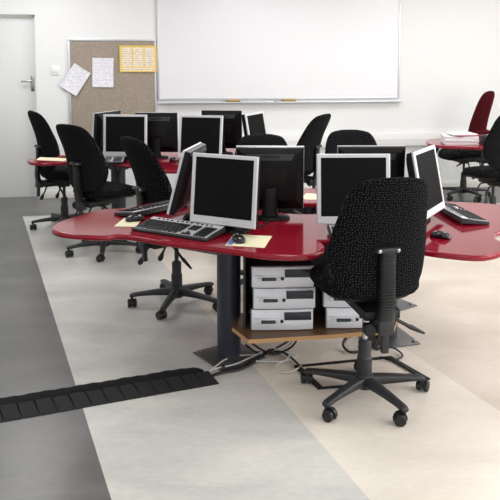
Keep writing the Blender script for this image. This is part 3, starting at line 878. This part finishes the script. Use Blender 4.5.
b = MB(); b.box(-.028, .028, -.11, .11, .0005, .095, .004); b.build('cover', M['binder'], o)
b = MB(); b.box(-.012, .012, -.1115, -.109, .03, .07); b.build('spine_label', M['white'], o)

# ================================================================ COMPUTERS ON THE SHELF
def make_pc():
    root = empty('desktop_computer')
    w_, h_, d_ = .159, .108, .36
    b = MB(); b.box(-w_ + .004, w_ - .004, .018, d_, .004, h_ - .003, .003); b.build('case', M['pcd'], root)
    for sx in (-1, 1):
        for yy in (.05, .31):
            b = MB(); b.lathe([(.012, 0), (.012, .005)], 10, Matrix.Translation((sx * .13, yy, 0))); b.build('foot', M['rubber'], root)
    # curved silver fascia
    b = MB(); rings = []
    for t in range(9):
        z = .004 + (h_ - .004) * t / 8; bul = .014 * (1 - (2 * t / 8 - 1) ** 2)
        rings.append([(-w_, .02, z), (-w_ + .004, .002 - bul * .7, z), (-w_ * .5, -.004 - bul, z), (w_ * .5, -.004 - bul, z), (w_ - .004, .002 - bul * .7, z), (w_, .02, z)])
    b.rings(rings); fa = b.build('fascia', M['pcs'], root, angle=30)
    b = MB(); b.box(.008, .145, -.0225, .0, .060, .098, .002); b.build('drive_bay', M['bay'], root)
    b = MB(); b.box(.013, .140, -.0245, -.021, .077, .079); b.build('drive_slot', M['rubber'], root)
    b = MB(); b.box(-.108, -.035, -.0225, .0, .043, .060, .003); b.build('port_strip', M['bay'], root)
    for k in range(3):
        b = MB(); b.box(-.098 + k * .022, -.084 + k * .022, -.0235, -.02, .049, .054); b.build('port', M['green'], root)
    for x in (-.122, -.022):
        b = MB(); b.lathe([(.010, 0), (.010, .004), (.006, .006)], 14, Matrix.Translation((x, -.0175, .052)) @ Matrix.Rotation(PI / 2, 4, 'X')); b.build('power_button', M['bezel'], root)
    b = MB(); b.lathe([(.009, 0), (.009, .004), (.005, .006)], 14, Matrix.Translation((-.004, -.0175, .054)) @ Matrix.Rotation(PI / 2, 4, 'X')); b.build('dial', M['rubber'], root)
    b = MB(); b.box(-.145, -.004, -.0185, -.01, .068, .070); b.build('seam', M['alu'], root)
    return root
pc = make_pc(); PCH = .110
fx_, fy_ = .045, -1
def computer(o, px, py, lev, dx, label):
    p = at(px, py, SZ); o.location = (p.x + dx, p.y, SZ + .0006 + lev * (PCH + .0004)); o.rotation_euler = (0, 0, math.atan2(fx_, -fy_)); tag(o, label, 'computer', 'silver computers stacked on the shelf'); return o
computer(pc, 282.3, 330.5, 0, 0, 'bottom silver computer of the left stack on the wooden shelf')
computer(copy_tree(pc), 282.3, 330.5, 1, .010, 'middle silver computer of the left stack on the wooden shelf')
computer(copy_tree(pc), 282.3, 330.5, 2, .002, 'top silver computer of the left stack under the desk')
computer(copy_tree(pc), 357, 328.5, 0, 0, 'bottom silver computer of the stack behind the chair column')
computer(copy_tree(pc), 357, 328.5, 1, -.016, 'upper silver computer of the stack behind the chair seat')

# ================================================================ FLOOR ITEMS
# rubber cable ramp: grooved front slope, humped channel cover behind it
A0, A1 = at(-60, 433.3), at(219.5, 384.2)         # front edge
B0, B1 = at(-60, 413.2), at(205, 368.5)           # back edge
u_ = (A1 - A0).normalized(); n_ = Vector((-u_.y, u_.x, 0))
wid = (B1 - A1).dot(n_)
Lr = (A1 - A0).length
rp = tag(empty('cable_ramp', A0, math.atan2(u_.y, u_.x)), 'long black rubber cable ramp across the floor at lower left', 'cable ramp')
seg = .078; k = 0; x1 = Lr
while x1 > .03:
    x0 = max(0, x1 - seg)
    hgt = .030 - .002 * (k % 2)
    sk_ = -.018
    b = MB()
    yt = wid * .52
    rings = []
    for xx, dz in ((x0 + .0015, -.006), (x0 + .006, 0), (x1 - .006, 0), (x1 - .0015, -.006)):
        end = k == 0 and xx > x1 - .01
        rings.append([(xx + (.0 if not end else .0), 0, .001), (xx, 0, .004), (xx + sk_, yt * .94, max(.005, hgt + dz)), (xx + sk_, yt, max(.005, hgt + dz)), (xx + sk_, yt, .001)])
    b.rings(rings); b.build('ramp_segment', M['ramp'], rp, smooth=False)
    x1 -= seg; k += 1
b = MB(); rings = []
xs = [0.0] + [Lr - .02 - j * .02 for j in range(int((Lr - .04) / .02), -1, -1)]
yc, hw = wid * .76, wid * .25
for j, xx in enumerate(xs):
    e_ = max(0.0, (xx - (Lr - .13)) / .11)
    f_ = math.sqrt(max(.0, 1 - min(1, e_) ** 2 * .93))
    wob = .002 * math.sin(j * 1.7) + .0015 * math.sin(j * .63)
    rings.append([(xx - .018, yc - hw * .03 - hw * e_ * 0 + hw * c_ * (f_ * .999), .0012 + (.034 + wob) * max(0, s_) ** .7 * (.35 + .65 * f_)) for c_, s_ in [(math.cos(PI - PI * q / 10), math.sin(PI * q / 10)) for q in range(11)]])
b.rings(rings); b.build('channel_cover', M['rampcover'], rp, angle=50)

# flat black steel frame lying around the chair base
fp = [at(294, 367), at(318, 390), at(430, 380), at(391, 357.5)]
c = sum(fp, Vector()) / 4
fo = tag(empty('floor_frame', c), 'flat black metal frame lying on the floor under the foreground chair', 'metal frame')
b = MB()
for i, w_ in ((0, .03), (1, .012), (2, .03), (3, .012)):
    a_, d_ = fp[i] - c, fp[(i + 1) % 4] - c
    t_ = (d_ - a_).normalized(); m_ = Vector((-t_.y, t_.x, 0)) * w_
    b.prism([(p.x, p.y) for p in (a_, d_, d_ + m_, a_ + m_)], .001, .009 + .0004 * i)
b.build('frame', M['black'], fo, smooth=False)

# cables
def cable(label, pts, m, r=.0042, group='cables on the floor'):
    w3 = [at(x, y, z) for x, y, z in pts]
    c = Vector((w3[0].x, w3[0].y, 0))
    b = MB(); b.tube(catmull([p - c for p in w3], 7, False), r, 8)
    o = b.build('cable', m, None, angle=60); o.location = c
    return tag(o, label, 'cable', group)
zz = .011
cable('white cable rising from the end of the cable ramp to behind the column', [(208, 372, .02), (216, 366, .02), (226, 359, .012), (240, 355.5, zz), (254, 355, zz), (262, 352, .05)], M['cablew'])
cable('white cable looping low from the ramp end past the column foot', [(206, 371, .02), (218, 368, .012), (234, 364.5, zz), (246, 359.5, zz), (256, 355.5, zz), (268, 353, .02)], M['cablew'])
cable('thick black cable running from the ramp end towards the shelf', [(211, 376, .02), (222, 372.5, .012), (240, 369, .01), (253, 362.5, .01), (262, 356, .012), (270, 350, .06)], M['cableb'], .008)
cable('black cable beside the thick one below the shelf front', [(214, 375, .02), (230, 369, zz), (248, 364, zz), (256, 358, zz), (266, 353, .012), (282, 352, zz), (296, 362, zz), (300, 368, .012)], M['cableb'], .006)
cable('pale cable lying along the floor below the shelf', [(255, 361, zz), (268, 361.5, zz), (284, 361, zz), (296, 356, zz), (288, 351, .03)], M['cablew'])
cable('white cable curling in a loop left of the foreground chair caster', [(290, 352, .04), (288, 358, zz), (276, 365, zz), (277, 370, zz), (286, 372.5, zz), (294, 370.5, zz), (301, 366, .014)], M['cablew'])
cable('black cable drooping under the left end of the shelf', [(246, 345, .10), (256, 352, .03), (268, 351, .012), (280, 346, .05), (291, 339, .16)], M['cableb'], .006)
cable('black cable crossing behind the drooping one under the shelf', [(252, 343, .14), (262, 350, .03), (274, 354, zz), (290, 348, .03), (298, 338, .15)], M['cableb'], .006)
cable('pale cable hanging under the middle of the shelf', [(268, 341, .15), (272, 347, .05), (282, 349, .02), (290, 344, .08), (296, 337, .17)], M['cablew'])
cable('white cable hanging in a loop right of the shelf middle', [(352, 336, .16), (346, 341, .06), (350, 348, .012), (360, 346, .02), (368, 340, .08)], M['cablew'])
cable('black cable coil below the shelf right of the middle', [(346, 337, .15), (343, 345, .03), (350, 352, zz), (366, 350, .012), (376, 343, .06), (380, 336, .14)], M['cableb'], .007)
cable('black cable curving onto the floor by the right desk foot', [(376, 350, .03), (390, 347, .03), (400, 352, zz), (402, 357, zz), (392, 360, .011), (380, 357, zz)], M['cableb'], .005)
cable('black cable trailing from the middle monitor base across the desk', [(275, 219.5, DZ + .006), (270, 221, DZ + .005), (262, 226, DZ + .005), (256, 227, DZ + .005)], M['cableb'], .004, 'cables on the desk')

# ================================================================ LIGHT
world = bpy.data.worlds.new('World'); sc.world = world; world.use_nodes = True
bg = world.node_tree.nodes['Background']
bg.inputs['Color'].default_value = (0.96, 0.98, 1.0, 1); bg.inputs['Strength'].default_value = 0.95
def area(name, loc, rot, sx, sy, power, col=(1, 1, 1)):
    l = bpy.data.lights.new(name, 'AREA'); l.shape = 'RECTANGLE'; l.size = sx; l.size_y = sy; l.energy = power; l.color = col
    o = bpy.data.objects.new(name, l); COL.objects.link(o); o.location = loc; o.rotation_euler = rot; return o
for i, (a, b_) in enumerate(wins):        # daylight entering at each window
    area('window_daylight', (XR + .05, (a + b_) / 2, (WZ0 + WZ1) / 2), (0, PI / 2, 0), WZ1 - WZ0, b_ - a, (58, 58, 44, 8)[i], (1, .995, .99))
# unseen ceiling fittings, added to light the room and wash the back wall
fix = None
for x in (-2.2, .2, 2.6):
    for y in (1.2, 4.0, 6.8):
        if fix is None:
            fix = empty('added_ceiling_light')
            b = MB(); b.box(-.3, .3, -.62, .62, -.05, 0, .005); b.build('housing', M['trunk'], fix)
            o = fix
        else: o = copy_tree(fix)
        o.location = (x, y, CEIL)
        tag(o, 'added white ceiling fitting, out of view above the desks', 'ceiling light', 'added ceiling lights')
        area('added_ceiling_lamp', (x, y, CEIL - .055), (0, 0, 0), .5, 1.15, {1.2: 7, 4.0: 12, 6.8: 21}[y], (1, 1, 1))

vs_ = sc.view_settings
vs_.view_transform = 'Standard'; vs_.look = 'None'; vs_.gamma = 1.0; vs_.exposure = 0.3; vs_.use_curve_mapping = False
sc.cycles.max_bounces = 8
